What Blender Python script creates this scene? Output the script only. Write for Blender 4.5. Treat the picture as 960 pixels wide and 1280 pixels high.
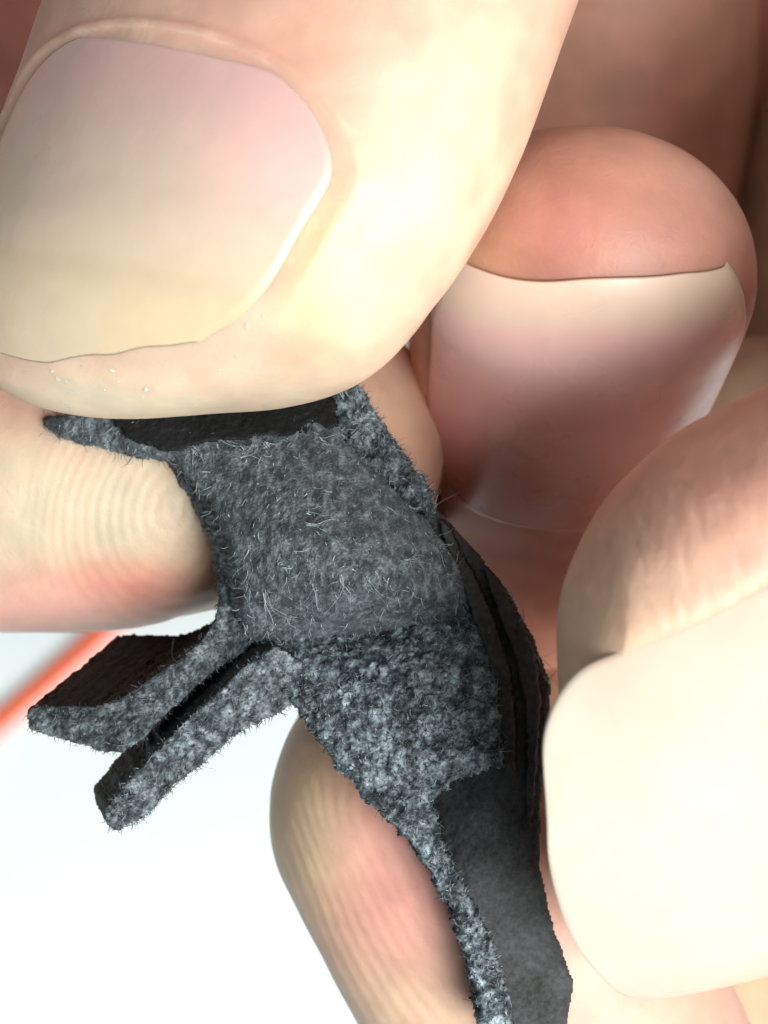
import bpy, math
import numpy as np

# ------------------------------------------------------------------ scene, camera, light
for o in list(bpy.data.objects): bpy.data.objects.remove(o)
sc = bpy.context.scene
COL = sc.collection
MM = 0.001
CAMZ = 110.0          # camera height above the leather, mm
PPM = 32.0            # photograph pixels per mm at the leather

cd = bpy.data.cameras.new('camera'); cam = bpy.data.objects.new('camera', cd); COL.objects.link(cam)
cam.location = (0, 0, CAMZ*MM)
cd.sensor_fit = 'HORIZONTAL'; cd.sensor_width = 30.0; cd.lens = CAMZ
cd.clip_start = 0.005; cd.clip_end = 5.0
cd.dof.use_dof = True; cd.dof.focus_distance = (CAMZ-0.3)*MM; cd.dof.aperture_fstop = CAMZ/1.4
sc.camera = cam

w = bpy.data.worlds.new('World'); sc.world = w; w.use_nodes = True
w.node_tree.nodes['Background'].inputs[0].default_value = (0.80, 0.93, 1.0, 1)
w.node_tree.nodes['Background'].inputs[1].default_value = 0.19

from mathutils import Vector
def area(name, loc, target, size, sizey, power, col):
    l = bpy.data.lights.new(name, 'AREA'); l.shape = 'RECTANGLE'; l.size = size; l.size_y = sizey
    l.energy = power; l.color = col
    o = bpy.data.objects.new(name, l); COL.objects.link(o); o.location = loc
    d = Vector(target)-Vector(loc); o.rotation_euler = d.to_track_quat('-Z', 'Y').to_euler()
    return o
area('window_light', (0.60, -0.36, 1.10), (0.0, 0, 0), 0.80, 0.80, 42.0, (1.0, 0.985, 0.95))

sc.view_settings.view_transform = 'Standard'; sc.view_settings.look = 'None'
sc.view_settings.exposure = 0.0; sc.view_settings.gamma = 1.0
sc.render.engine = 'CYCLES'
sc.cycles.use_adaptive_sampling = True; sc.cycles.adaptive_threshold = 0.03; sc.cycles.max_bounces = 5; sc.cycles.diffuse_bounces = 3; sc.cycles.glossy_bounces = 2
sc.render.resolution_x = 768; sc.render.resolution_y = 1024

# ------------------------------------------------------------------ helpers
def P(px, py, z):
    k = (CAMZ-z)/CAMZ/PPM
    return np.array([(px-480)*k, (640-py)*k, z], float)

def unit(v): v = np.asarray(v, float); return v/np.linalg.norm(v, axis=-1, keepdims=True)
def sstep(a, b, x): t = np.clip((x-a)/(b-a), 0, 1); return t*t*(3-2*t)

def _hash(ix, iy, iz, seed):
    h = (ix.astype(np.int64)*374761393 + iy.astype(np.int64)*668265263 + iz.astype(np.int64)*2147483647 + seed*974634777) & 0xffffffff
    h = ((h ^ (h >> 13))*1274126177) & 0xffffffff
    h = ((h ^ (h >> 16))*2246822519) & 0xffffffff
    return ((h ^ (h >> 15)) & 0xffffff)/float(0xffffff)

def vnoise(p, seed=0):
    f = np.floor(p); t = p-f; t = t*t*t*(t*(t*6-15)+10); i = f.astype(np.int64)
    r = 0
    for dx in (0, 1):
        for dy in (0, 1):
            for dz in (0, 1):
                wgt = (t[:, 0] if dx else 1-t[:, 0])*(t[:, 1] if dy else 1-t[:, 1])*(t[:, 2] if dz else 1-t[:, 2])
                r = r+wgt*_hash(i[:, 0]+dx, i[:, 1]+dy, i[:, 2]+dz, seed)
    return r*2-1

def fbm(p, octv=4, seed=0, gain=0.5):
    a = 1.0; r = 0; tot = 0
    for k in range(octv):
        r = r+a*vnoise(p*(2.03**k)+k*17.3, seed+k); tot += a; a *= gain
    return r/tot

def catmull(pts, n):
    """dense samples (n per span) through rows of pts, any number of columns"""
    p = np.asarray(pts, float); p = np.vstack([2*p[0]-p[1], p, 2*p[-1]-p[-2]])
    out = []
    for i in range(1, len(p)-2):
        t = np.linspace(0, 1, n, endpoint=False)[:, None]
        a, b, c, d = p[i-1], p[i], p[i+1], p[i+2]
        out.append(0.5*((2*b)+(c-a)*t+(2*a-5*b+4*c-d)*t*t+(3*b-a-3*c+d)*t**3))
    out.append(p[-2][None]); return np.vstack(out)

def mesh_obj(name, v, faces, mats, parent=None, col=None, uv=None, fmat=None, smooth=True, extra=None):
    me = bpy.data.meshes.new(name)
    v = np.asarray(v, float)*MM
    faces = [np.asarray(f, np.int32) for f in (faces if isinstance(faces, list) else [faces])]
    nl = sum(f.size for f in faces); nf = sum(len(f) for f in faces)
    me.vertices.add(len(v)); me.vertices.foreach_set('co', v.astype(np.float32).ravel())
    me.loops.add(nl); me.polygons.add(nf)
    me.loops.foreach_set('vertex_index', np.concatenate([f.ravel() for f in faces]))
    tot = np.concatenate([np.full(len(f), f.shape[1], np.int32) for f in faces])
    me.polygons.foreach_set('loop_start', np.concatenate([[0], np.cumsum(tot)[:-1]]).astype(np.int32))
    me.polygons.foreach_set('use_smooth', np.full(nf, smooth))
    for m in mats: me.materials.append(m)
    if fmat is not None: me.polygons.foreach_set('material_index', np.asarray(fmat, np.int32))
    me.update(calc_edges=True); me.validate()
    if col is not None:
        a = me.attributes.new('tint', 'FLOAT_COLOR', 'POINT')
        a.data.foreach_set('color', np.hstack([col, np.ones((len(col), 1))]).astype(np.float32).ravel())
    if extra is not None:
        for k, x in extra.items():
            a = me.attributes.new(k, 'FLOAT', 'POINT'); a.data.foreach_set('value', np.asarray(x, np.float32))
    o = bpy.data.objects.new(name, me); COL.objects.link(o)
    if parent: o.parent = parent
    return o

def tag(o, label=None, cat=None, kind=None, group=None):
    if label: o['label'] = label
    if cat: o['category'] = cat
    if kind: o['kind'] = kind
    if group: o['group'] = group
    return o

def empty(name, loc):
    o = bpy.data.objects.new(name, None); COL.objects.link(o); o.location = Vector(loc)*MM
    o.empty_display_size = 0.002; return o

# ------------------------------------------------------------------ materials
class NT:
    def __init__(s, name):
        s.m = bpy.data.materials.new(name); s.m.use_nodes = True; s.t = s.m.node_tree
        s.b = s.t.nodes['Principled BSDF']
    def n(s, ty, ins=None, **props):
        x = s.t.nodes.new(ty)
        for k, v in props.items(): setattr(x, k, v)
        for k, v in (ins or {}).items():
            if hasattr(v, 'is_output') or isinstance(v, bpy.types.NodeSocket): s.t.links.new(v, x.inputs[k])
            else: x.inputs[k].default_value = v
        return x
    def set(s, **kw):
        for k, v in kw.items():
            k = k.replace('_', ' ')
            if isinstance(v, bpy.types.NodeSocket): s.t.links.new(v, s.b.inputs[k])
            else: s.b.inputs[k].default_value = v

def skin_material(name, rough=0.48, sss=0.55):
    M = NT(name)
    at = M.n('ShaderNodeAttribute', attribute_name='tint')
    geo = M.n('ShaderNodeTexCoord')
    n1 = M.n('ShaderNodeTexNoise', {'Vector': geo.outputs['Object'], 'Scale': 420.0, 'Detail': 2.0, 'Roughness': 0.6})
    mot = M.n('ShaderNodeMapRange', {'Value': n1.outputs['Fac'], 'From Min': 0.3, 'From Max': 0.7, 'To Min': 0.87, 'To Max': 1.08})
    mul = M.n('ShaderNodeMix', {'Factor': 1.0, 'A': at.outputs['Color'], 'B': mot.outputs['Result']}, data_type='RGBA', blend_type='MULTIPLY')
    # note: colour sockets of the mix node are the RGBA ones
    ins = [i for i in mul.inputs if i.type == 'RGBA']
    M.t.links.new(at.outputs['Color'], ins[0]); M.t.links.new(mot.outputs['Result'], ins[1])
    mo = [o for o in mul.outputs if o.type == 'RGBA'][0]
    v = M.n('ShaderNodeTexVoronoi', {'Vector': geo.outputs['Object'], 'Scale': 2600.0}, feature='DISTANCE_TO_EDGE')
    vr = M.n('ShaderNodeMapRange', {'Value': v.outputs['Distance'], 'From Min': 0.0, 'From Max': 0.25, 'To Min': 0.0, 'To Max': 0.3})
    cre = M.n('ShaderNodeTexNoise', {'Vector': geo.outputs['Object'], 'Scale': 1300.0, 'Detail': 3.5, 'Roughness': 0.65, 'Distortion': 1.2})
    ad2 = M.n('ShaderNodeMath', {0: cre.outputs['Fac'], 1: 2.2, 2: vr.outputs['Result']}, operation='MULTIPLY_ADD')
    bp = M.n('ShaderNodeBump', {'Height': ad2.outputs[0], 'Strength': 0.24, 'Distance': 0.00005})
    M.set(Base_Color=mo, Roughness=rough, Subsurface_Weight=sss, Subsurface_Radius=(1.0, 0.36, 0.20), Subsurface_Scale=0.0011,
          Specular_IOR_Level=0.42, Normal=bp.outputs['Normal'])
    M.b.subsurface_method = 'BURLEY'
    return M.m

def nail_material(name, rough=0.28):
    M = NT(name)
    at = M.n('ShaderNodeAttribute', attribute_name='tint')
    geo = M.n('ShaderNodeTexCoord')
    n = M.n('ShaderNodeTexNoise', {'Vector': geo.outputs['Object'], 'Scale': 900.0, 'Detail': 4.0})
    n2 = M.n('ShaderNodeTexNoise', {'Vector': geo.outputs['Object'], 'Scale': 300.0, 'Detail': 3.0})
    bp = M.n('ShaderNodeBump', {'Height': n.outputs['Fac'], 'Strength': 0.18, 'Distance': 0.00008})
    r = M.n('ShaderNodeMapRange', {'Value': n2.outputs['Fac'], 'From Min': 0.3, 'From Max': 0.7, 'To Min': rough-0.05, 'To Max': rough+0.12})
    M.set(Base_Color=at.outputs['Color'], Roughness=r.outputs['Result'], Subsurface_Weight=0.0, Subsurface_Radius=(1.0, 0.5, 0.35),
          Subsurface_Scale=0.0008, Specular_IOR_Level=0.45, Normal=bp.outputs['Normal'])
    M.b.subsurface_method = 'BURLEY'
    return M.m

def suede_material(name):
    M = NT(name)
    at = M.n('ShaderNodeAttribute', attribute_name='tint')
    geo = M.n('ShaderNodeTexCoord')
    n = M.n('ShaderNodeTexNoise', {'Vector': geo.outputs['Object'], 'Scale': 9000.0, 'Detail': 2.0, 'Roughness': 0.7})
    mr = M.n('ShaderNodeMapRange', {'Value': n.outputs['Fac'], 'From Min': 0.3, 'From Max': 0.7, 'To Min': 0.55, 'To Max': 1.5})
    mul = M.n('ShaderNodeMix', {}, data_type='RGBA', blend_type='MULTIPLY'); mul.inputs['Factor'].default_value = 1.0
    ins = [i for i in mul.inputs if i.type == 'RGBA']
    M.t.links.new(at.outputs['Color'], ins[0]); M.t.links.new(mr.outputs['Result'], ins[1])
    mo = [o for o in mul.outputs if o.type == 'RGBA'][0]
    bp = M.n('ShaderNodeBump', {'Height': n.outputs['Fac'], 'Strength': 0.9, 'Distance': 0.00012})
    M.set(Base_Color=mo, Roughness=0.75, Specular_IOR_Level=0.25, Normal=bp.outputs['Normal'],
          Sheen_Weight=0.12, Sheen_Roughness=0.4)
    M.b.inputs['Sheen Tint'].default_value = (0.65, 0.85, 1.0, 1)
    return M.m

def grain_material(name, dark=0.016, light=0.04):
    M = NT(name)
    geo = M.n('ShaderNodeTexCoord')
    n = M.n('ShaderNodeTexNoise', {'Vector': geo.outputs['Object'], 'Scale': 3800.0, 'Detail': 3.0, 'Roughness': 0.7})
    n2 = M.n('ShaderNodeTexNoise', {'Vector': geo.outputs['Object'], 'Scale': 500.0, 'Detail': 3.0})
    ad = M.n('ShaderNodeMath', {0: n.outputs['Fac'], 1: n2.outputs['Fac']}, operation='ADD')
    cr = M.n('ShaderNodeValToRGB', {'Fac': M.n('ShaderNodeMapRange', {'Value': ad.outputs[0], 'From Min': 0.7, 'From Max': 1.35}).outputs['Result']})
    cr.color_ramp.elements[0].color = (dark, dark*1.0, dark*1.02, 1); cr.color_ramp.elements[1].color = (light*.94, light*1.02, light*1.08, 1)
    bp = M.n('ShaderNodeBump', {'Height': n.outputs['Fac'], 'Strength': 0.55, 'Distance': 0.00012})
    M.set(Base_Color=cr.outputs['Color'], Roughness=0.7, Specular_IOR_Level=0.2, Normal=bp.outputs['Normal'])
    return M.m

def plain(name, c, rough=0.5, noise=0.0):
    M = NT(name)
    geo = M.n('ShaderNodeTexCoord')
    n = M.n('ShaderNodeTexNoise', {'Vector': geo.outputs['Object'], 'Scale': 60.0, 'Detail': 4.0})
    cr = M.n('ShaderNodeValToRGB', {'Fac': n.outputs['Fac']})
    cr.color_ramp.elements[0].color = tuple(x*(1-noise) for x in c)+(1,); cr.color_ramp.elements[1].color = tuple(min(1, x*(1+noise)) for x in c)+(1,)
    M.set(Base_Color=cr.outputs['Color'], Roughness=rough)
    return M.m

SKIN = skin_material('skin'); NAIL = nail_material('nail')
SUEDE = suede_material('torn_leather'); GRAIN = grain_material('leather_grain', 0.018, 0.080); DARK = grain_material('leather_dark_side', 0.004, 0.013)
WHITE = plain('white_laminate', (0.70, 0.80, 0.81), 0.5, 0.01)
ORANGE = plain('orange_plastic', (0.9, 0.13, 0.03), 0.45, 0.05)

# ------------------------------------------------------------------ setting
TZ = -250.0
def box(name, x0, x1, y0, y1, z0, z1, mat):
    v = [(x, y, z) for z in (z0, z1) for y in (y0, y1) for x in (x0, x1)]
    f = [(0, 2, 3, 1), (4, 5, 7, 6), (0, 1, 5, 4), (2, 6, 7, 3), (0, 4, 6, 2), (1, 3, 7, 5)]
    return mesh_obj(name, v, np.array(f), [mat], smooth=False)
tag(box('table', -600, 600, -600, 600, TZ-20, TZ, WHITE), kind='structure')

# ------------------------------------------------------------------ fingers
BASE = np.array([0.60, 0.36, 0.27]); PALE = np.array([0.72, 0.58, 0.42]); RED = np.array([0.50, 0.15, 0.11]); PINK = np.array([0.66, 0.34, 0.29])

def rbox_sd(x, y, hw, hl, rp, rd):
    """signed distance to a rounded box; +y (tip) corners rd, -y corners rp"""
    r = np.where(y > 0, rd, rp)
    qx = np.abs(x)-hw+r; qy = np.abs(y)-hl+r
    return np.minimum(np.maximum(qx, qy), 0)+np.hypot(np.maximum(qx, 0), np.maximum(qy, 0))-r

def finger(stations, up, tipr, nseg=220, nar=260, pw=2.25, nail=None, fine=26.0, ridge=None, blobs=(), base=BASE, wrinkles=(), seed=1, lump=0.12, exp_tip=2.0, tipskew=0.0):
    """stations: rows (x,y,z,halfwidth,top,bottom,[up xyz]) from base to tip, mm. Returns v,f,col and the nail part"""
    st = [list(s)+(list(up) if len(s) < 9 else []) for s in stations]
    D = catmull(st, 40)
    seg = np.linalg.norm(np.diff(D[:, :3], axis=0), axis=1); S = np.concatenate([[0], np.cumsum(seg)]); L = S[-1]
    # sample: coarse at the base, fine over the last `fine` mm, finer still on the cap
    r = [np.linspace(L, min(fine, L), max(4, int((L-fine)/1.2)), endpoint=False)] if L > fine else []
    r.append(np.linspace(min(fine, L), tipr, nseg, endpoint=False))
    r.append(tipr*(1-np.sin(np.linspace(0, math.pi/2, nseg//2)))); r = np.concatenate(r); r[-1] = 0.0
    s = L-r
    I = np.stack([np.interp(s, S, D[:, k]) for k in range(D.shape[1])], 1)
    C = I[:, :3]
    T = np.gradient(np.stack([np.interp(s, S, D[:, k]) for k in range(3)], 1), s, axis=0)
    kk = 9; ker = np.ones(kk)/kk
    T = unit(np.stack([np.convolve(np.pad(T[:, k], kk//2, mode='edge'), ker, 'valid') for k in range(3)], 1))
    N = I[:, 6:9]; N = unit(N-(N*T).sum(1, keepdims=True)*T); B = np.cross(T, N)
    cap = np.ones_like(r); m = r < tipr; cap[m] = np.clip(1-(1-r[m]/tipr)**exp_tip, 0, 1)**(1/exp_tip)
    ph = np.linspace(0, 2*math.pi, nar, endpoint=False)
    cx = np.sign(np.cos(ph))*np.abs(np.cos(ph))**(2/pw); cz = np.sign(np.sin(ph))*np.abs(np.sin(ph))**(2/pw)
    wx = I[:, 3]*cap; ht = I[:, 4]*cap; hb = I[:, 5]*cap
    lx = wx[:, None]*cx[None]; lz = np.where(cz[None] > 0, ht[:, None], hb[:, None])*cz[None]
    rr = np.repeat(r[:, None], nar, 1)
    V = C[:, None]+B[:, None]*lx[..., None]+N[:, None]*lz[..., None]+T[:, None]*(lx*tipskew*sstep(11, 2, r)[:, None])[..., None]
    v = V.reshape(-1, 3).copy()
    # outward direction
    out = unit((B[:, None]*(lx/np.maximum(wx[:, None]**2, .05))[..., None]+N[:, None]*(lz/np.maximum(np.where(cz[None] > 0, ht[:, None], hb[:, None])**2, .05))[..., None]).reshape(-1, 3)+1e-9)
    v += out*(fbm(v/5.0, 3, seed)*lump*np.minimum(1, rr.reshape(-1)/2))[:, None]
    flx = lx.reshape(-1); flz = lz.reshape(-1); fr = rr.reshape(-1)
    col = np.tile(base, (len(v), 1))*(1+.07*fbm(v/1.6, 3, seed+5))[:, None]*(1+np.outer(fbm(v/3.5, 3, seed+6), [.03, -.12, -.12]))
    npart = None
    if nail and nail.get('conform'):
        # a plate that follows the finger's own surface and stands free only at its tip edge
        nu, nv = 90, 110; hm = nail['hm']; r0, r1 = nail['r0'], nail['r1']
        def halfang(t):          # t -1 at the root .. 1 at the free edge
            return hm*(1+nail.get('taper', 0)*t)*np.sqrt(np.clip(1-np.clip((-t-.25)/.75, 0, 1)**2.2, 0, 1))
        def at(rv, an):
            q = lambda a: np.stack([np.interp(-rv, -r, a[:, k]) for k in range(3)], -1)
            g = lambda a: np.interp(-rv, -r, a)
            c_, s_ = np.sin(an), np.cos(an)           # an measured from the top
            X = g(wx)*np.sign(c_)*np.abs(c_)**(2/pw); Zt = np.abs(s_)**(2/pw)
            Bq, Nq = q(B), q(N)
            p = q(C)+Bq*X[..., None]+Nq*(g(ht)*Zt)[..., None]+q(T)*(X*tipskew*sstep(11, 2, rv))[..., None]
            o_ = unit(Bq*(X/g(wx)**2)[..., None]+Nq*(Zt/g(ht))[..., None])
            return p, o_
        tv_ = (r0-fr)/(r0-r1)*2-1; an_ = np.abs(np.angle(np.exp(1j*(np.tile(ph, len(r))-math.pi/2))))
        F = (an_/(hm*(1+nail.get('taper', 0)*np.clip(tv_, -1, 1))))**2+np.clip((-tv_-.25)/.75, 0, 3)**2.2-1
        dd_ = F*.5*hm*np.repeat(wx, nar); keep = (1-sstep(.0, .95, tv_))*(an_ < 1.6)
        fo_ = nail.get('fold', 0)
        v += out*(fo_*(np.exp(-((dd_-.55)/.55)**2)+.25*vnoise(v*1.7, 91)*np.exp(-((dd_-.5)/.4)**2))*keep)[:, None]
        rim = (np.exp(-((dd_-.12)/.13)**2)*keep*nail.get('rim', 0)*np.clip(.6+.6*vnoise(v*1.2, 93), 0, 1))[:, None]
        col = col*(1-rim)+np.array([.74, .58, .46])*rim
        tt = -np.cos(np.linspace(0, math.pi, nv)); uu = np.linspace(-1, 1, nu)
        TT = np.repeat(tt[:, None], nu, 1); UU = np.repeat(uu[None], nv, 0)
        edge = nail.get('wave', 0)*vnoise(np.stack([UU.ravel()*2.2, UU.ravel()*0+3.3, UU.ravel()*0+seed], 1), seed).reshape(UU.shape)+nail.get('skew', 0)*UU-nail.get('bow', 0)*UU**2
        RV = r0+(r1-r0)*(TT+1)/2-edge*sstep(-.3, 1, TT)
        p, o_ = at(RV, UU*halfang(tt)[:, None])
        sink = sstep(.0, nail.get('side', .16), 1-np.abs(UU))*sstep(-1, -.88, TT)
        offs = -.36+(.36+nail.get('proud', .14))*sink+.16*sstep(.3, 1, TT)+.05*np.sin(TT*2+1)
        top = (p+o_*offs[..., None]).reshape(-1, 3); bot = (p+o_*(offs-.16)[..., None]).reshape(-1, 3)
        idx = np.arange(nu*nv).reshape(nv, nu)
        ft = np.stack([idx[:-1, :-1], idx[:-1, 1:], idx[1:, 1:], idx[1:, :-1]], -1).reshape(-1, 4)
        if np.dot(np.cross(top[nu*50+46]-top[nu*50+45], top[nu*51+45]-top[nu*50+45]), o_.reshape(-1, 3)[nu*50+45]) < 0: ft = ft[:, ::-1]
        loop = np.concatenate([idx[0], idx[1:, -1], idx[-1, -2::-1], idx[-2:0:-1, 0]]); lp2 = np.roll(loop, -1)
        fs = np.stack([loop, loop+nu*nv, lp2+nu*nv, lp2], -1)
        nc = nail['color'](TT.ravel(), UU.ravel(), top)
        npart = (np.vstack([top, bot]), np.vstack([ft, ft[:, ::-1]+nu*nv, fs]), np.vstack([nc, nc]))
    elif nail:
        rc = (nail['r0']+nail['r1'])/2; ic = np.argmin(np.abs(r-rc))
        ny = unit(T[ic]+N[ic]*nail.get('pitch', 0)); nz = unit(N[ic]+B[ic]*nail.get('rollx', 0)); nz = unit(nz-ny*(nz@ny)); nx = np.cross(ny, nz)
        O = C[ic]+nz*(I[ic, 4]+nail.get('lift', 0))+nx*nail.get('off', 0)
        hl = abs(nail['r0']-nail['r1'])/2; hw = nail['hw']; Rt = nail['rt']; Rl = nail.get('rl', 40.0)
        rp = nail.get('rp', .62)*hw; rd = nail.get('rd', .3)*hw; skew = nail.get('skew', 0.0)
        loc = (v-O)@np.stack([nx, ny, nz], 1)
        def height(x, y):
            xx = np.minimum(np.abs(x), hw*1.25)
            return -(Rt-np.sqrt(np.maximum(Rt*Rt-xx**2, (Rt*.25)**2)))-y*y/(2*Rl)
        ys = loc[:, 1]-skew*loc[:, 0]
        tp = nail.get('taper', 0.0); sx = 1/(1+tp*np.clip(ys/hl, -1.2, 1.2))
        d = rbox_sd(loc[:, 0]*sx, ys, hw, hl, rp, rd)
        zn = height(loc[:, 0], np.clip(loc[:, 1], -hl*1.3, hl*1.1))
        upper = sstep(-3.5, -1.2, loc[:, 2]-zn)
        dist = sstep(hl*.1, hl*1.0, ys)                 # towards the free edge there is no fold
        fold = nail.get('fold', .45)
        tgt = zn+fold*(np.exp(-((d-.7)/.7)**2)*.55+.45*sstep(-.45, .25, d))*(1-dist)
        lat = np.abs(loc[:, 0])*sx > hw*.8
        wgt = upper*np.where(d < .2, 1, np.exp(-((d-.2)/1.5)**2))*(1-sstep(hl*.55, hl*1.05, ys))
        z = loc[:, 2]; z = z+np.clip(tgt-z, -.9, .9)*wgt
        under = sstep(-.12, -.6, d-.3*dist)
        zin = np.minimum(z, zn-.5)
        z = np.where(upper > .01, z+(zin-z)*under*upper, z)
        lim = sstep(hl*.7, hl*.95, ys)*upper*(np.abs(loc[:, 0]) < hw*1.05)      # pulp stays below the free edge
        z = z+(np.minimum(z, zn-nail.get('pulpgap', .5))-z)*lim*sstep(1.5, 0, d)
        loc[:, 2] = z
        v = O+loc@np.stack([nx, ny, nz], 0)
        # cuticle rim paler
        rim = np.exp(-((d-.25)/.22)**2)*(1-dist)*upper*nail.get('rim', 1)
        col = col*(1-.35*rim[:, None])+PALE*1.05*.35*rim[:, None]
        # the plate
        nu, nv = 90, 110
        yy = -hl+2*hl*(0.5-0.5*np.cos(np.linspace(0, math.pi, nv)))
        rad = np.where(yy > 0, rd, rp); q = np.clip(np.abs(yy)-hl+rad, 0, None)
        half = hw-rad+np.sqrt(np.maximum(rad**2-q**2, 1e-6))
        uu = np.linspace(-1, 1, nu)
        X0 = half[:, None]*uu[None]; X = X0*(1+tp*yy/hl)[:, None]; Y = np.repeat(yy[:, None], nu, 1)+skew*X-nail.get('bow', 0)*uu[None]**2*sstep(-.2, 1, yy/hl)[:, None]
        ed = nail.get('wave', 0.0)*vnoise(np.stack([X.ravel()*.45, Y.ravel()*0+3.1, X.ravel()*0+seed], 1), seed).reshape(X.shape)*sstep(0, hl, Y)
        Y = Y+ed
        Z = height(X, Y)
        rid = fbm(np.stack([X.ravel()*2.2, Y.ravel()*.08, Y.ravel()*0], 1), 3, seed+9).reshape(X.shape)*.005
        lowf = fbm(np.stack([X.ravel()*.25, Y.ravel()*.22, Y.ravel()*0], 1), 2, seed+19).reshape(X.shape)*.05
        dd = -rbox_sd(X0.ravel(), (np.repeat(yy[:, None], nu, 1)).ravel(), hw, hl, rp, rd).reshape(X.shape)
        Z = Z+rid+lowf-nail.get('dip', .10)*np.exp(-dd/nail.get('dipw', .12))
        th = nail.get('th', .45)
        top = O+X.reshape(-1, 1)*nx+Y.reshape(-1, 1)*ny+Z.reshape(-1, 1)*nz
        bot = top-nz*th
        idx = np.arange(nu*nv).reshape(nv, nu)
        ft = np.stack([idx[:-1, :-1], idx[:-1, 1:], idx[1:, 1:], idx[1:, :-1]], -1).reshape(-1, 4)
        fb = ft[:, ::-1]+nu*nv
        loop = np.concatenate([idx[0], idx[1:, -1], idx[-1, -2::-1], idx[-2:0:-1, 0]]); lp2 = np.roll(loop, -1)
        fs = np.stack([loop, loop+nu*nv, lp2+nu*nv, lp2], -1)
        nvv = np.vstack([top, bot]); nf = np.vstack([ft, fb, fs])
        t = np.repeat(yy[:, None]/hl, nu, 1).ravel(); u = np.repeat(uu[None], nv, 0).ravel()
        nc = nail['color'](t, u, top); nc = np.vstack([nc, nc])
        npart = (nvv, nf, nc)
    # finger-pad ridges
    if ridge:
        pc = ridge['pos']; g = v-pc; a = ridge['axis']; a = unit(a); b = unit(np.cross(ridge['nrm'], a)); n3 = np.cross(a, b)
        X = g@a; Y = g@b; Zr = g@n3
        wob = fbm(np.stack([X*.22, Y*.22, X*0], 1), 2, 77)*.9
        rho = np.sqrt((X/ridge.get('el', 1.6))**2+(Y)**2+.05)+wob*.5
        wv = np.sin(2*math.pi*rho/ridge['pitch'])
        msk = sstep(ridge['rad'], ridge['rad']*.55, np.sqrt(X*X/ridge.get('mx', 1.0)**2+Y*Y))*sstep(-9, -5, Zr)*sstep(-.6, .2, vnoise(v*.6, 31)+.35)
        v = v+out*(wv*msk*ridge['amp'])[:, None]
        col = col*(1+.05*(wv*msk)[:, None])
    for (pos, axis, nfreq, amp, rad) in wrinkles:
        g = v-pos; a = unit(axis); X = g@a; rest = np.linalg.norm(g-X[:, None]*a, axis=1)
        q = v*.55; q = q-(q@a)[:, None]*a+(X*nfreq*1.6)[:, None]*a
        wv = -np.abs(fbm(q+7, 3, seed+61, .6))*2+.5
        v = v+out*(wv*amp*np.exp(-(X/rad)**2-(rest/(rad*1.6))**2))[:, None]
    for (pos, rad, c, k) in blobs:
        dist2 = ((v-pos)/np.asarray(rad, float))**2
        g = np.exp(-dist2.sum(1))*k*(1+.25*vnoise(v*.9, 41))
        g = np.clip(g, 0, 1)[:, None]; col = col*(1-g)+np.asarray(c)*g
    n = len(r); idx = np.arange(n*nar).reshape(n, nar); nx_ = np.roll(idx, -1, 1)
    f = np.stack([idx[:-1], nx_[:-1], nx_[1:], idx[1:]], -1).reshape(-1, 4)
    # close the base
    c0 = len(v); v = np.vstack([v, C[:1]]); col = np.vstack([col, base[None]])
    tri = np.stack([np.full(nar, c0), nx_[0], idx[0]], -1)
    return v, f, tri, np.clip(col, .01, .95), npart

def assemble(name, parts, nails, label, cat):
    vs, fs, ts, cs = [], [], [], []; off = 0
    for (v, f, t, c, _) in parts:
        vs.append(v); fs.append(f+off); ts.append(t+off); cs.append(c); off += len(v)
    o = mesh_obj(name, np.vstack(vs), [np.vstack(fs), np.vstack(ts)], [SKIN], col=np.vstack(cs))
    tag(o, label, cat)
    for nm, pr, lb in nails:
        n = mesh_obj(nm, pr[0], pr[1], [NAIL], parent=o, col=pr[2])
        if lb: n['label'] = lb
    return o

def S(px, py, z, wd, ht, hb, up=None): return tuple(P(px, py, z))+(wd, ht, hb)+(tuple(up) if up is not None else ())
def lerp(a, b, t): t = np.asarray(t)[:, None]; return np.asarray(a)*(1-t)+np.asarray(b)*t

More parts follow.
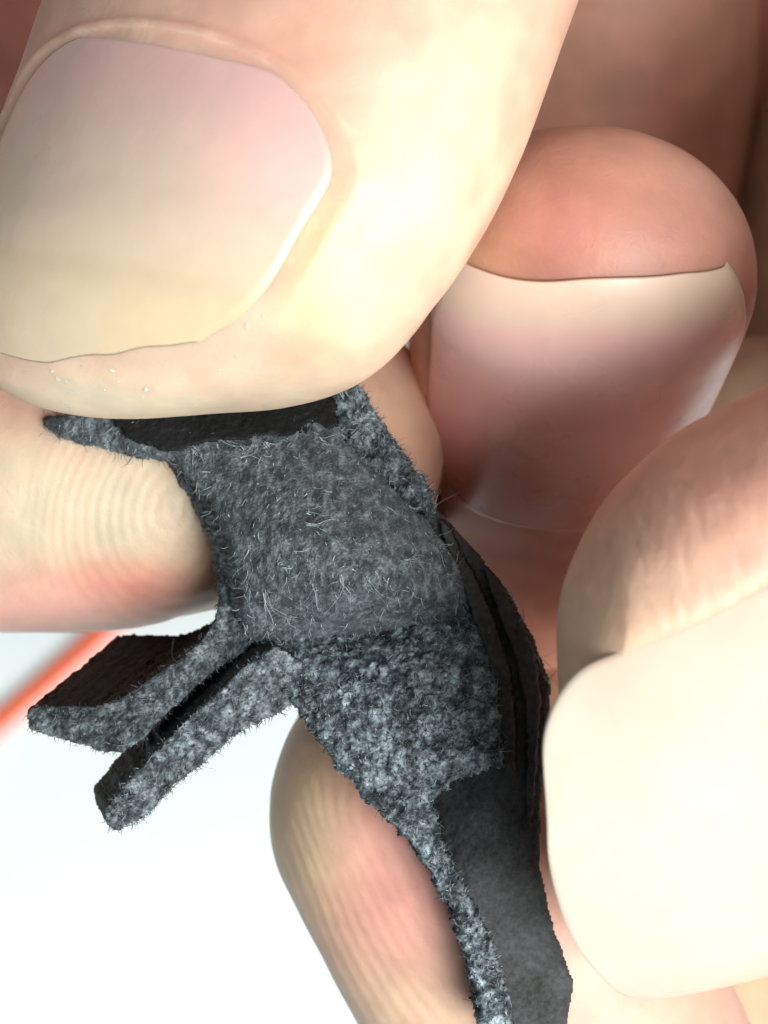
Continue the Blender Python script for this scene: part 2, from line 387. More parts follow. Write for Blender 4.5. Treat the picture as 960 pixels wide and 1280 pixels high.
# ---- upper hand
def nailA(t, u, p):
    t = t+.05*fbm(p*.35, 3, 3)
    c = lerp((.58, .37, .34), (.58, .46, .36), sstep(-.8, .0, t))
    c = c*(1-sstep(.1, .75, t)[:, None])+np.array((.58, .48, .34))*sstep(.1, .75, t)[:, None]
    g = np.exp(-((u+.72)/.34)**2-((t+.25)/.42)**2)[:, None]*.85
    c = c*(1-g)+np.array((.78, .46, .42))*g
    g = np.exp(-((t-.62+.12*u)/.09)**2)[:, None]*.35; c = c*(1-g)+np.array((.48, .38, .24))*g
    g = sstep(.68, .8, t)[:, None]*.55*sstep(.2, -.7, u)[:, None]; c = c*(1-g)+np.array((.62, .48, .29))*g
    return c*(1+.05*fbm(p*1.3, 3, 8))[:, None]
upA = unit((-0.48, 0.24, 0.84))
thumbA = finger([S(760, -1500, -26, 16, 13, 14), S(640, -850, -10, 13.5, 10, 12), S(490, -380, -2, 11.8, 8, 9), S(396, -60, -.8, 11.0, 7.2, 8.2), S(340, 100, .4, 10.9, 6.8, 7.8),
                 S(278, 240, 1.4, 10.5, 6.2, 7.0), S(214, 370, 2.5, 9.8, 5.6, 6.2), S(160, 455, 3.2, 9.2, 5.2, 5.4), S(132, 508, 3.6, 8.6, 4.6, 4.8)], upA, 6.2, tipskew=.30, nseg=190, nar=330, fine=25, exp_tip=2.15, pw=2.05,
                nail=dict(conform=True, r0=13.0, r1=.6, hm=.88, taper=-.04, side=.12, proud=.07, color=nailA, wave=.3, skew=.3, bow=.9, fold=.13, rim=.45),
                blobs=[(P(560, 220, 8), (5, 8, 8), (.76, .58, .40), .65), (P(420, 440, 6), (6, 3, 6), PALE, .5), (P(160, 505, 3), (9, 1.8, 6), (.66, .58, .42), .8),
                       (P(395, 340, 10), (1.5, 3.5, 4), (.70, .46, .20), .5), (P(420, 60, 12), (5, 3, 5), PINK, .3)], seed=3)
idxA = finger([S(-250, -1300, -30, 9, 8, 9), S(-560, -300, -28, 9, 8, 9), S(-560, 330, -20, 8.2, 7.5, 8), S(-250, 560, -14, 7.6, 7, 7.2), S(0, 585, -12, 7.4, 6.2, 6.6),
               S(220, 580, -11.2, 7.3, 6, 6.2), S(430, 545, -10.8, 7.2, 5.6, 5.6), S(552, 520, -10.6, 6.9, 5, 5)], unit((.05, -.72, -.69)), 6.2, nseg=170, nar=260, fine=22,
              nail=dict(r0=12.6, r1=1.0, hw=5.6, rt=7.2, rl=40, rp=.5, rd=.4, fold=.5, color=lambda t, u, p: lerp((.66, .36, .31), (.72, .50, .42), sstep(-.5, .8, t))),
              ridge=dict(pos=P(215, 640, -5), axis=(.25, .97, 0), nrm=(0, .3, 1), pitch=.43, amp=.011, rad=7.5, el=1.5),
              blobs=[(P(110, 635, -5), (8.5, 4.0, 7), (.47, .41, .29), 1.0), (P(150, 735, -6), (3.2, 1.2, 4), RED, .75), (P(50, 770, -7), (5, 1.6, 5), PINK, .8), (P(500, 540, -4), (3, 4, 5), (.62, .40, .26), .7)], seed=5)  # olive pad blob: shadow of thumb and leather put into the skin colour
def nailM(t, u, p):
    c = lerp((.42, .14, .11), (.72, .36, .33), sstep(-.75, .0, t))  # dark red root: shade of the lower thumb put into the nail colour
    c = c*(1-sstep(.1, .62, t)[:, None])+np.array((.78, .50, .45))*sstep(.1, .62, t)[:, None]
    g = sstep(.66, .78, t-.08*np.cos(u*2.2))[:, None]*.75; c = c*(1-g)+np.array((.70, .56, .42))*g
    g = sstep(-.8, -1., u)[:, None]*.4; c = c*(1-g)+np.array((.60, .42, .25))*g
    return c*(1+.05*fbm(p*1.3, 3, 8))[:, None]
upM = unit((-.02, -.80, .60))
midA = finger([S(620, -1300, -36, 10, 9, 9, (0, 0, -1)), S(760, -200, -44, 9, 8.5, 9, (0, 0, -1)), S(690, 480, -47, 8.4, 8, 8, (0, -.35, -.9)), S(640, 715, -35, 8, 7.6, 7, (0, -1, -.1)), S(652, 670, -23, 6.6, 6.4, 6.8, (0, -.93, .37)),
               S(688, 510, -14.0, 6.5, 6.0, 6.6, upM), S(732, 350, -6.0, 7.0, 5.5, 6.4, upM), S(756, 230, -.3, 7.0, 5.0, 6.0, upM)], upM, 6.6, nseg=170, nar=280, fine=24, pw=2.1,
              nail=dict(conform=True, r0=17.5, r1=1.5, hm=1.2, taper=.06, color=nailM, wave=.35, skew=.35, bow=1.3),
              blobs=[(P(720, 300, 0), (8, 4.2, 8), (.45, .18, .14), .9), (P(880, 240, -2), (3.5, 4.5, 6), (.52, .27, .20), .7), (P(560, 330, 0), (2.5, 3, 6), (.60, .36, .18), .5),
                     (P(700, 660, -14), (5, 4, 8), (.44, .15, .11), .9), (P(640, 560, -16), (5, 3, 8), (.46, .16, .12), .6)], seed=7, base=np.array([.58, .31, .22]))  # dark red blobs: shade on pulp and lower finger put into the skin colour
ringA = finger([S(1000, -900, -40, 9.5, 9, 9, (0, 0, -1)), S(1130, -100, -48, 9, 8, 8, (0, 0, -1)), S(1040, 520, -50, 8, 7.6, 7.6, (0, -.4, -.9)), S(970, 760, -46, 7.6, 7.2, 7, (0, -1, 0)), S(950, 640, -40, 7.4, 6.4, 6.8, (0, -.8, .6)),
                S(955, 540, -36, 7.2, 6, 6.4, (0, -.6, .8)), S(965, 430, -34, 6.6, 5, 6, (0, -.4, .9))], (0, -.8, .6), 6.0, nseg=80, nar=140, fine=22, seed=9, base=np.array([.58, .42, .30]))
litA = finger([S(1500, -900, -36, 10, 9, 9, (0, 0, -1)), S(1640, -100, -46, 9, 8, 8, (0, 0, -1)), S(1520, 460, -48, 8, 7.4, 7.4, (0, -.4, -.9)), S(1420, 610, -38, 7.8, 7.2, 7.2, (0, -1, 0)),
               S(1360, 480, -26, 7.6, 7, 7, (0, -.8, .5)), S(1350, 300, -18, 7.4, 6.6, 6.8, (0, -.6, .8)), S(1370, 80, -12, 7, 6, 6.4, (0, -.5, .85)), S(1385, -20, -10, 6.4, 5.4, 6, (0, -.4, .9))], (0, -.8, .6), 6.0, nseg=60, nar=120, fine=20, seed=10)  # out of view; little finger raised toward the camera to shade the palm
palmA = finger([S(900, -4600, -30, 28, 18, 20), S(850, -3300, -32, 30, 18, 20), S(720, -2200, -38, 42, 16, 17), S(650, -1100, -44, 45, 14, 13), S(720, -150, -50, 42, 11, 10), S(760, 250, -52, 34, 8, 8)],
               (0, 0, 1), 12, nseg=80, nar=220, fine=50, seed=12, base=np.array([.42, .18, .14]), lump=.9)  # palm darker than the fingers: shade of the hollow put into its colour
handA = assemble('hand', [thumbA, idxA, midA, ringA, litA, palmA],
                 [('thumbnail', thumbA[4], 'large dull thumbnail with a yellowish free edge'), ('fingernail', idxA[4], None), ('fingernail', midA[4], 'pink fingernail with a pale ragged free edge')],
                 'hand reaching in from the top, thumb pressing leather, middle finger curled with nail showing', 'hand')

# dry skin flakes on the thumb's pulp under the free edge
fl = np.random.default_rng(11)
tv = thumbA[0]; kx = CAMZ/(CAMZ-tv[:, 2])*PPM; tpx = 480+tv[:, 0]*kx; tpy = 640-tv[:, 1]*kx
FV, FF = [], []
for k in range(20):
    t = fl.uniform(0, 1); ex = 10+330*t; ey = 470-75*t*t+fl.uniform(-2, 50)*(1 if fl.uniform() < .75 else 1.3)
    near = np.hypot(tpx-ex, tpy-ey) < 7
    if not near.any(): continue
    c = tv[near][np.argmax(tv[near][:, 2])]
    R_ = fl.uniform(.05, .18); m = 7; a = np.linspace(0, 2*math.pi, m, endpoint=False)+fl.uniform(0, 6)
    ring = np.stack([np.cos(a)*R_*fl.uniform(.5, 1.4, m), np.sin(a)*R_*fl.uniform(.4, 1.1, m), fl.uniform(-.02, .02, m)], 1)
    nrm = unit(c-P(170, 440, -1)); tx = unit(np.cross(nrm, [.2, .1, 1])); ty = np.cross(nrm, tx)
    ring = c+ring[:, :1]*tx+ring[:, 1:2]*ty+(ring[:, 2:]+.01)*nrm
    b = len(FV)*(m+2); FV.append(np.vstack([ring, c+nrm*.006, c-nrm*.06]))
    FF += [(b+i, b+(i+1) % m, b+m) for i in range(m)]+[(b+(i+1) % m, b+i, b+m+1) for i in range(m)]
fo = mesh_obj('dry_skin', np.vstack(FV), np.array(FF), [SKIN], parent=handA, smooth=False, col=np.tile([[.68, .57, .43]], (sum(map(len, FV)), 1)))
fo['kind'] = 'stuff'

# ---- lower right hand
def nailB(t, u, p):
    c = lerp((.66, .44, .35), (.68, .60, .49), sstep(-.4, .4, t))
    g = sstep(.25, .95, u)[:, None]*.6; c = c*(1-g)+np.array((.66, .46, .36))*g
    g = sstep(.62, .85, t)[:, None]*.55; c = c*(1-g)+np.array((.60, .60, .50))*g
    return c*(1+.05*fbm(p*1.0, 3, 18))[:, None]
upB = unit((.06, -.57, .81))
thumbB = finger([S(2800, 60, -22, 20, 14, 16), S(2050, 220, -3, 17, 12, 14), S(1520, 520, 3, 13, 9, 10), S(1190, 770, 5.0, 11.8, 7.8, 8.6), S(1004, 866, 4.8, 11.5, 7.4, 8.2), S(880, 918, 4.0, 10.3, 6.6, 7.0),  # out-of-view shaft raised and thickened to shade the other hand's palm
                 S(784, 950, 3.0, 9.3, 5.6, 6.0), S(724, 966, 2.4, 8.5, 5.0, 5.2)], upB, 6.6, nseg=190, nar=330, fine=24,
                nail=dict(r0=16.5, r1=-1.7, hw=8.8, rt=15.0, taper=-.04, rl=30, rp=.6, rd=.34, skew=-.2, bow=.9, fold=.3, th=.14, dip=.05, color=nailB, wave=.06, lift=.1, blend=6),
                blobs=[(P(740, 790, 4), (3, 2.5, 8), (.68, .50, .30), .8), (P(900, 590, 6), (7, 3.6, 7), (.52, .20, .155), .85), (P(820, 720, 8), (5, 2, 6), (.70, .50, .36), .5)], seed=13,
                wrinkles=[(P(810, 780, 9), (.5, .85, 0), 1.6, .07, 3.2), (P(870, 760, 10), (.9, .2, 0), 1.2, .05, 4)])
idxB = finger([S(1900, 2100, -34, 10, 9, 9), S(1150, 1980, -30, 9, 8.5, 9), S(830, 1560, -17, 8, 7.4, 7.6), S(720, 1330, -13, 7.7, 6.8, 7), S(632, 1170, -11, 7.4, 6.4, 6.6), S(535, 1010, -9.8, 6.9, 6, 6), S(438, 835, -9.4, 6.2, 5.2, 5.2)],
              unit((.10, -.1, -.98)), 6.4, nseg=170, nar=260, fine=24,
              ridge=dict(pos=P(520, 1120, -4), axis=(-.42, .9, 0), nrm=(0, 0, 1), pitch=.46, amp=.015, rad=8.5, el=4.5),
              nail=dict(r0=12, r1=3.2, hw=4.6, rt=7.2, rl=40, rp=.5, rd=.4, fold=.5, color=lambda t, u, p: lerp((.66, .36, .31), (.72, .50, .42), sstep(-.5, .8, t))),
              blobs=[(P(510, 1110, -4), (3, 5, 6), (.64, .30, .25), .9), (P(385, 1010, -8), (1.8, 6, 5), (.58, .44, .27), .9), (P(500, 1260, -6), (4, 2, 5), (.72, .52, .36), .8)], seed=15)
midB = finger([S(2000, 1900, -44, 10, 9, 9), S(1350, 1850, -46, 9, 8.5, 9), S(950, 1500, -38, 8.2, 7.6, 7.8), S(780, 1180, -30, 7.8, 7, 7), S(700, 960, -26, 7.2, 6.2, 6.4), S(640, 800, -24, 6.2, 5.4, 5.4)], unit((-.2, -.1, -.96)), 6.2, nseg=70, nar=130, fine=22, seed=17,
              base=np.array([.58, .34, .22]))
ringB = finger([S(2050, 1700, -54, 10, 9, 9), S(1500, 1650, -58, 9, 8, 8), S(1150, 1400, -52, 8, 7.4, 7.4), S(1000, 1180, -46, 7.4, 6.6, 6.6), S(930, 1050, -44, 6.4, 5.4, 5.4)], unit((-.2, -.1, -.96)), 6, nseg=60, nar=120, fine=20, seed=19)
palmB = finger([S(5600, 1300, -14, 26, 17, 18), S(4300, 1250, -18, 29, 18, 18), S(3300, 1150, -22, 36, 17, 16), S(2500, 1200, -30, 36, 15, 12), S(1950, 1450, -42, 28, 9, 9)], (0, 0, 1), 10, nseg=70, nar=180, fine=50, seed=21, lump=.9)
handB = assemble('hand', [thumbB, idxB, midB, ringB, palmB],
                 [('thumbnail', thumbB[4], 'bright overexposed thumbnail'), ('fingernail', idxB[4], None)],
                 'hand reaching in from the right, pale thumbnail pinching the lower end of the leather', 'hand')

# ------------------------------------------------------------------ leather scrap
leather = empty('leather_scrap', P(480, 780, -3))
tag(leather, 'torn black leather scrap with grey fuzzy fibres pinched between two hands', 'leather')
LOFF = np.array(P(480, 780, -3))
rng = np.random.default_rng(5)

def inside(px, py, poly):
    r = np.zeros(len(px), bool); n = len(poly)
    for i in range(n):
        x0, y0 = poly[i]; x1, y1 = poly[(i+1) % n]
        c = ((y0 > py) != (y1 > py)) & (px < (x1-x0)*(py-y0)/((y1-y0) if y1 != y0 else 1e-9)+x0); r ^= c
    return r
def polydist(px, py, poly):
    d = np.full(len(px), 1e9); n = len(poly)
    for i in range(n):
        a = np.array(poly[i]); b = np.array(poly[(i+1) % n]); ab = b-a; L2 = (ab@ab) or 1e-9
        t = np.clip(((px-a[0])*ab[0]+(py-a[1])*ab[1])/L2, 0, 1)
        d = np.minimum(d, np.hypot(px-a[0]-t*ab[0], py-a[1]-t*ab[1]))
    return d
def tps(ctrl):
    c = np.array(ctrl, float); n = len(c); X = c[:, :2]
    def U(r): return np.where(r > 0, r*r*np.log(np.maximum(r, 1e-9)), 0)
    K = U(np.linalg.norm(X[:, None]-X[None], axis=2))+np.eye(n)*.5
    Q = np.hstack([np.ones((n, 1)), X]); A = np.zeros((n+3, n+3)); A[:n, :n] = K; A[:n, n:] = Q; A[n:, :n] = Q.T
    w_ = np.linalg.solve(A, np.concatenate([c[:, 2], np.zeros(3)]))
    return lambda x, y: U(np.sqrt((x[:, None]-X[None, :, 0])**2+(y[:, None]-X[None, :, 1])**2))@w_[:n]+w_[n]+w_[n+1]*x+w_[n+2]*y

def slab(name, outline, ctrl, ext, mats, h=.07, rough=.14, round_=.5, jag=.18, wall=None, seed=1, tint=None, wallrough=None, wall_levels=8, stretch=None, freq=1.0):
    """a solid layer of leather: outline and height controls in photo px at the leather's own depth, turned into mm; ext = thickness vector mm"""
    zc = tps([tuple(P(a, b, z)[:2])+(z,) for a, b, z in ctrl])
    cz = np.mean([c[2] for c in ctrl])
    poly = [tuple(P(a, b, cz)[:2]) for a, b in outline]
    # smooth then jag the outline
    q = np.array(poly); den = []
    for i in range(len(q)):
        a, b = q[i], q[(i+1) % len(q)]; m = max(2, int(np.linalg.norm(b-a)/.12)); den.append(a+(b-a)*np.linspace(0, 1, m, endpoint=False)[:, None])
    q = np.vstack(den)
    for _ in range(5): q = .5*q+.25*np.roll(q, 1, 0)+.25*np.roll(q, -1, 0)
    nn = np.roll(q, -1, 0)-np.roll(q, 1, 0); nn = unit(np.stack([nn[:, 1], -nn[:, 0]], 1))
    jn = fbm(np.hstack([q*1.6, np.zeros((len(q), 1))]), 4, seed+50, .65)
    q = q+nn*(jn*jag)[:, None]; poly = [tuple(a) for a in q]
    x0, y0 = q.min(0)-h; x1, y1 = q.max(0)+h
    nx, ny = int((x1-x0)/h)+2, int((y1-y0)/h)+2
    gx, gy = np.meshgrid(x0+np.arange(nx)*h, y0+np.arange(ny)*h)
    fx, fy = gx.ravel(), gy.ravel()
    ins = inside(fx, fy, poly)
    I2 = ins.reshape(ny, nx)
    cell = I2[:-1, :-1] & I2[:-1, 1:] & I2[1:, 1:] & I2[1:, :-1]
    used = np.zeros((ny, nx), bool)
    for a in (0, 1):
        for b in (0, 1): used[a:ny-1+a, b:nx-1+b] |= cell
    ids = -np.ones((ny, nx), int); ids[used] = np.arange(used.sum())
    ux, uy = gx[used], gy[used]
    d = polydist(ux, uy, poly)
    z = zc(ux, uy)
    z = z-round_*(1-np.sqrt(np.clip(1-(1-np.clip(d/max(round_, 1e-6), 0, 1))**2, 0, 1)))
    top = np.stack([ux, uy, z], 1)
    st = np.array([1., 1, 1]) if stretch is None else np.asarray(stretch)
    st = st*freq
    nz1 = fbm(top*3.2*st, 4, seed, .62); nz2 = fbm(top*7.0*st, 3, seed+7, .6)
    pits = np.clip(.25-np.abs(fbm(top*3.6*st, 3, seed+11, .6)), 0, 1)*3
    disp = nz1*rough*1.5+nz2*rough*.9-pits*rough*.5
    top[:, 2] += disp
    top[:, 0] += fbm(top*4+31, 2, seed+3)*rough*.7; top[:, 1] += fbm(top*4+67, 2, seed+4)*rough*.7
    a = ids[:-1, :-1][cell]; b = ids[:-1, 1:][cell]; c = ids[1:, 1:][cell]; e = ids[1:, :-1][cell]
    ft = np.stack([a, b, c, e], 1)
    # boundary edges
    ed = np.vstack([ft[:, [0, 1]], ft[:, [1, 2]], ft[:, [2, 3]], ft[:, [3, 0]]])
    n = len(top); key = ed[:, 0]*n+ed[:, 1]; rev = ed[:, 1]*n+ed[:, 0]
    be = ed[~np.isin(key, rev)]
    # a boundary vertex may be shared by two loops; give walls their own rings
    bv, inv = np.unique(be, return_inverse=True); be2 = inv.reshape(-1, 2)
    ext = np.asarray(ext, float); V = [top]; F = [ft]; FM = [np.zeros(len(ft), int)]
    prev = bv; wr = rough if wallrough is None else wallrough
    cnt = n; cols = None
    for k in range(1, wall_levels+1):
        ring = top[bv]+ext*(k/wall_levels)
        # keep the far side of the slab flat-ish
        jit = np.stack([fbm(ring*5+9, 3, seed+21), fbm(ring*5+19, 3, seed+22), fbm(ring*5+29, 3, seed+23)], 1)*wr*1.4
        ring = ring+jit
        idn = np.arange(cnt, cnt+len(bv)); V.append(ring); cnt += len(bv)
        F.append(np.stack([be2[:, 1], be2[:, 0], be2[:, 0], be2[:, 1]], 1)*0+np.stack([prev[be2[:, 1]], prev[be2[:, 0]], idn[be2[:, 0]], idn[be2[:, 1]]], 1))
        FM.append(np.full(len(be2), 1 if wall else 0)); prev = idn
    # bottom
    bot = top+ext; V.append(bot); F.append(ft[:, ::-1]+cnt); FM.append(np.full(len(ft), 1 if wall else 0))
    v = np.vstack(V); f = np.vstack(F); fm = np.concatenate(FM)
    # colour of the fibre mass: grey-blue clumps over nearly black roots
    g = fbm(v*2.6*st, 5, seed+31, .7); g2 = fbm(v*6.5*st, 3, seed+33, .6)
    k = np.clip(.45+1.1*g+.55*g2, 0, 1)
    lo, hi = tint if tint else ((.012, .015, .018), (.17, .21, .235))
    colr = np.asarray(lo)+(np.asarray(hi)-np.asarray(lo))*(k**1.6)[:, None]
    o = mesh_obj(name, v-LOFF, f, mats, parent=leather, col=colr, fmat=fm)
    return dict(top=top, bv=bv, v=v, n=n, q=q, zc=zc)

up_ply = slab('upper_ply', [(40, 520), (60, 545), (130, 560), (215, 578), (258, 622), (284, 670), (302, 735), (303, 800), (330, 815), (420, 800), (520, 795), (600, 800), (588, 745), (564, 690), (534, 648), (482, 600), (428, 548), (408, 505), (402, 455), (300, 470), (160, 500)],
              [(40, 525, -4.4), (200, 570, -3.0), (200, 510, -3.4), (330, 500, -3.4), (430, 460, -3.6), (330, 570, -1.6), (450, 560, -2.2), (270, 660, -.9), (400, 650, 1.0), (530, 650, -1.4), (295, 740, -.6), (420, 700, 1.9), (560, 710, -.8), (300, 800, -2.2), (420, 755, 1.5), (420, 797, -2.4), (590, 790, -2.4), (560, 755, -.8), (500, 792, -2.4), (490, 742, 1.3)],
              (-.95, .1, -2.2), [SUEDE, SUEDE], wallrough=.11, rough=.048, seed=2, tint=((.034, .041, .046), (.175, .21, .23)), stretch=(1.2, .55, 1))
grain_ply = slab('grain_ply', [(120, 515), (300, 470), (420, 440), (416, 490), (424, 535), (395, 548), (340, 548), (262, 552), (205, 566), (160, 548)],
                 [(130, 530, -3.5), (200, 555, -2.75), (200, 510, -3.2), (330, 500, -3.2), (430, 460, -3.4), (330, 545, -2.0), (430, 535, -2.55)], (0, 0, -.5), [DARK], rough=.03, seed=3, jag=.3, round_=.2, wall_levels=3)
back_ply = slab('back_ply', [(395, 470), (430, 455), (448, 480), (470, 515), (492, 545), (515, 580), (540, 615), (542, 645), (530, 655), (480, 610), (420, 560)],
                [(420, 470, -2.9), (500, 560, -2.2), (540, 640, -1.9), (430, 540, -3.2), (470, 530, -2.4)], (.1, -.1, -1.4), [SUEDE], rough=.13, seed=4, tint=((.020, .025, .03), (.30, .36, .39)))
smooth = slab('smooth_ply', [(530, 640), (552, 638), (600, 692), (645, 752), (676, 812), (692, 862), (684, 930), (678, 1000), (676, 1080), (690, 1150), (722, 1238), (708, 1310), (630, 1320), (596, 1180), (552, 1080), (540, 1000), (545, 960), (560, 860), (545, 740)],
              [(545, 640, -2.7), (600, 740, -2.1), (640, 755, -2.8), (640, 850, -1.6), (690, 860, -2.6), (600, 900, -1.5), (640, 960, -1.2), (682, 960, -2.2), (548, 1005, -2.6), (585, 1020, -1.5), (620, 1060, -1.3), (676, 1080, -1.9), (560, 1100, -1.7), (640, 1160, -1.7), (690, 1150, -2.4), (620, 1260, -2.1), (715, 1240, -3.0), (610, 1310, -2.3), (700, 1310, -3.2)],
              (-.5, 0, -1.6), [GRAIN, DARK], rough=.034, jag=.10, wall=1, seed=6, wallrough=.07, round_=.35)
for k, (ol, ct) in enumerate([
        ([(546, 642), (560, 655), (590, 712), (618, 775), (638, 845), (644, 905), (646, 968), (628, 975), (622, 900), (610, 830), (584, 750), (560, 690)], [(550, 645, -2.2), (590, 740, -1.3), (625, 830, -.75), (636, 900, -.6), (637, 965, -.7), (605, 735, -1.6)]),
        ([(600, 700), (622, 722), (650, 770), (670, 820), (676, 870), (672, 940), (668, 1010), (661, 1050), (655, 1020), (658, 940), (656, 880), (642, 820), (618, 755)], [(605, 705, -2.2), (645, 780, -1.9), (664, 850, -1.6), (664, 950, -1.4), (662, 1060, -1.5), (672, 840, -1.9)])]):
    slab('edge_layer', ol, ct, (.1, 0, -.6), [GRAIN, DARK], rough=.03, jag=.08, wall=1, seed=60+k, wallrough=.05, round_=.18, wall_levels=4)
torn = slab('torn_ply', [(318, 800), (400, 780), (500, 765), (594, 765), (612, 810), (625, 860), (629, 920), (630, 955), (605, 962), (570, 972), (558, 980), (545, 990), (538, 1010), (548, 1035), (556, 1060), (578, 1100), (598, 1140), (618, 1190), (632, 1240), (648, 1300), (604, 1300), (590, 1225), (566, 1150), (540, 1095), (512, 1055), (468, 1012), (432, 970), (400, 930), (372, 888), (345, 850)],
            [(320, 805, -2.0), (450, 785, -2.6), (590, 770, -1.6), (360, 870, -.9), (450, 840, -.1), (540, 840, .2), (620, 870, -.35), (420, 940, -.6), (520, 930, .35), (620, 950, -.15), (480, 1010, -.6), (530, 1000, -.3), (540, 1060, -.5), (570, 1130, -.8), (610, 1200, -1.1), (600, 1230, -1.3), (630, 1295, -1.5)],
            (-.15, .1, -1.5), [SUEDE, SUEDE], rough=.19, seed=8, round_=.4, freq=.72, tint=((.018, .023, .028), (.40, .49, .54)))
flapU = slab('split_flap', [(28, 886), (60, 882), (110, 884), (150, 872), (200, 838), (246, 806), (268, 775), (273, 730), (262, 680), (285, 695), (304, 750), (312, 812), (262, 845), (205, 897), (178, 926), (155, 942), (120, 936), (70, 924), (34, 914)],
             [(30, 900, -2.2), (100, 910, -1.6), (150, 920, -1.2), (220, 870, -1.5), (300, 800, -2.2), (160, 880, -1.6), (280, 720, -2.4), (270, 780, -2.1)],
             (3.0, 2.6, -5.2), [SUEDE, DARK], rough=.06, seed=10, wall=1, jag=.05, round_=.25, wallrough=.09, wall_levels=24, tint=((.016, .020, .024), (.19, .23, .25)))
flapL = slab('split_flap', [(130, 1008), (160, 975), (205, 925), (262, 872), (320, 820), (345, 806), (385, 830), (385, 865), (350, 892), (300, 915), (262, 950), (218, 985), (185, 1022), (142, 1046), (128, 1030)],
             [(130, 1020, -1.4), (200, 950, -.9), (270, 900, -.7), (340, 850, -.9), (180, 1015, -1.2), (300, 910, -1.0), (380, 850, -1.1)],
             (-.8, .55, -3.4), [SUEDE, GRAIN], rough=.11, seed=12, wall=1, round_=.25, wallrough=.06, jag=.08, wall_levels=18, tint=((.020, .025, .03), (.27, .32, .35)))

# ---- fibres: real thin threads
def fibres(name, roots, dirs, lens, rad, curl, cols, seg=5):
    n = len(roots); t = np.linspace(0, 1, seg+1)
    side = unit(np.cross(dirs, rng.normal(size=(n, 3)))); s2 = np.cross(unit(dirs), side)
    bend = rng.normal(0, 1, (n, 2))*curl
    wig = rng.uniform(0, 6.28, (n, 2))
    ctr = roots[:, None]+unit(dirs)[:, None]*(lens[:, None]*t[None])[..., None]\
        + side[:, None]*((bend[:, :1]*t**2+.35*curl*np.sin(wig[:, :1]+t*5)*t)*lens[:, None])[..., None]\
        + s2[:, None]*((bend[:, 1:]*t**2+.35*curl*np.cos(wig[:, 1:]+t*4)*t)*lens[:, None])[..., None]
    rr = rad[:, None]*(1-.65*t)[None]
    V = []
    for k in range(3):
        a = 2*math.pi*k/3; V.append(ctr+(side[:, None]*math.cos(a)+s2[:, None]*math.sin(a))*rr[..., None])
    V = np.stack(V, 2)                                   # n, seg+1, 3, 3
    idx = np.arange(n*(seg+1)*3).reshape(n, seg+1, 3); nx = np.roll(idx, -1, 2)
    f = np.stack([idx[:, :-1], nx[:, :-1], nx[:, 1:], idx[:, 1:]], -1).reshape(-1, 4)
    c = np.repeat(cols, (seg+1)*3, 0)
    o = mesh_obj(name, V.reshape(-1, 3)-LOFF, f, [SUEDE], parent=leather, col=c)
    o['kind'] = 'stuff'; return o

def nap(name, L, n, ln, flow, lift=.45, bright=(.03, .30), rad=(.010, .02), curl=.6, edge=0, band=None):
    top = L['top']; i = rng.integers(0, len(top), n); roots = top[i]+rng.normal(0, .03, (n, 3))
    d = np.asarray(flow, float)+rng.normal(0, .55, (n, 3)); d[:, 2] = np.abs(d[:, 2])*.6+lift*rng.uniform(0, 1, n)
    if edge:
        j = L['bv'][rng.integers(0, len(L['bv']), edge)]; lv = rng.uniform(0, .5, edge)
        r2 = top[j]; g = r2[:, :2]; q = L['q']
        near = np.argmin(((g[:, None]-q[None])**2).sum(2), 1); tn = np.roll(q, -1, 0)-np.roll(q, 1, 0); tn = unit(np.stack([tn[:, 1], -tn[:, 0]], 1))[near]
        area2 = np.sum(q[:, 0]*np.roll(q[:, 1], -1)-q[:, 1]*np.roll(q[:, 0], -1)); tn = tn*(1 if area2 > 0 else -1)
        d2 = np.hstack([tn, np.zeros((edge, 1))])+rng.normal(0, .55, (edge, 3)); r2 = r2-np.array([0, 0, 1])*lv[:, None]
        roots = np.vstack([roots, r2]); d = np.vstack([d, d2])
    m = len(roots); lens = rng.uniform(*ln, m)*np.where(rng.uniform(size=m) > .93, 1.7, 1)
    k = (rng.uniform(size=m)**2.2)[:, None]; c = bright[0]+(bright[1]-bright[0])*k; c = c*np.array([[.82, .97, 1.05]])
    fibres(name, roots, d, lens, rng.uniform(*rad, m), curl, c)

nap('nap', up_ply, 1500, (.15, .55), (.22, -1.0, 0), .06, (.06, .62), rad=(.012, .024), curl=.45, edge=300)
nap('nap', back_ply, 500, (.12, .36), (.6, -.2, 0), .4, (.03, .55), rad=(.014, .028), curl=.5, edge=160)
nap('nap', torn, 4200, (.08, .24), (0, 0, 0), .5, (.03, .55), rad=(.014, .03), edge=350, curl=.8)
nap('nap', flapU, 900, (.08, .22), (-.2, -.3, 0), .4, (.01, .30), rad=(.012, .024), edge=260)
nap('nap', flapL, 1100, (.08, .26), (-.3, -.3, 0), .4, (.02, .42), rad=(.012, .024), edge=260)

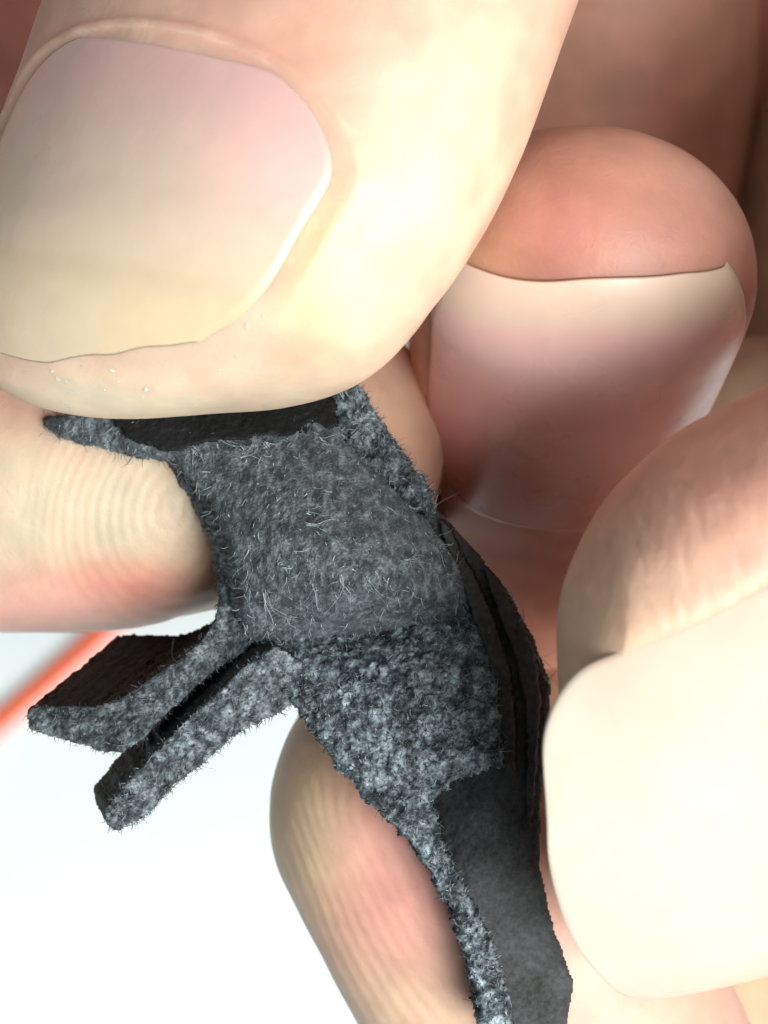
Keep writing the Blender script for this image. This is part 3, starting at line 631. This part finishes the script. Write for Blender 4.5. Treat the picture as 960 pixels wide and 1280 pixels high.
# long loose threads lying on the torn face
pts = [(275, 545, 345, 585), (330, 555, 352, 580), (300, 572, 330, 562), (385, 655, 425, 660), (385, 640, 425, 655), (350, 705, 380, 690), (355, 712, 400, 712), (368, 690, 385, 700), (425, 720, 440, 765), (460, 720, 470, 760), (500, 705, 530, 695), (515, 700, 520, 712),
       (300, 560, 320, 575), (240, 560, 262, 585), (400, 550, 425, 556), (330, 740, 345, 790), (390, 730, 400, 770), (440, 545, 470, 525), (440, 530, 485, 520), (520, 620, 545, 600), (540, 640, 548, 610), (640, 745, 632, 733), (655, 775, 648, 757), (668, 820, 695, 835), (680, 845, 692, 865), (682, 850, 695, 845), (420, 480, 440, 465), (430, 500, 412, 470)]
R = []; Dv = []; Ln = []
for a, b, c, d in pts:
    on = inside(np.array([P(a, b, -1)[0]]), np.array([P(a, b, -1)[1]]), [tuple(x) for x in up_ply['q']])[0]
    z = (up_ply if on else smooth)['zc'](np.array([P(a, b, -1)[0]]), np.array([P(a, b, -1)[1]]))[0]+.12
    p0 = P(a, b, z); p1 = P(c, d, z+.15)
    for j in range(5):
        R.append(p0+rng.normal(0, .05, 3)); Dv.append(p1-p0+rng.normal(0, .12, 3)); Ln.append(np.linalg.norm(p1-p0)*rng.uniform(.7, 1.1))
fibres('loose_thread', np.array(R), np.array(Dv), np.array(Ln), rng.uniform(.009, .02, len(R)), .5, np.tile([[.42, .50, .53]], (len(R), 1))*rng.uniform(.6, 1.1, (len(R), 1)), seg=8)

# ------------------------------------------------------------------ orange strip on the table
def cord(name, pts, rad, mat, n=16):
    c = catmull(pts, 30); T = unit(np.gradient(c, axis=0)); up = np.array([0, 0, 1.]); B = unit(np.cross(T, up)); N = np.cross(B, T)
    a = np.linspace(0, 2*math.pi, n, endpoint=False)
    V = c[:, None]+rad*(B[:, None]*np.cos(a)[None, :, None]+N[:, None]*np.sin(a)[None, :, None])
    m = len(c); idx = np.arange(m*n).reshape(m, n); nx = np.roll(idx, -1, 1)
    f = np.stack([idx[:-1], nx[:-1], nx[1:], idx[1:]], -1).reshape(-1, 4)
    o = mesh_obj(name, V.reshape(-1, 3), [f, idx[0][None, ::-1], idx[-1][None]], [mat]); return o
z0 = TZ+1.22
tag(cord('orange_cord', [P(-300, 1150, z0), P(-60, 955, z0), P(0, 902, z0), P(60, 850, z0), P(125, 792, z0), P(230, 690, z0)], 1.2, ORANGE),
    'blurred orange cord on the white table beside the upper leather flap', 'cord')
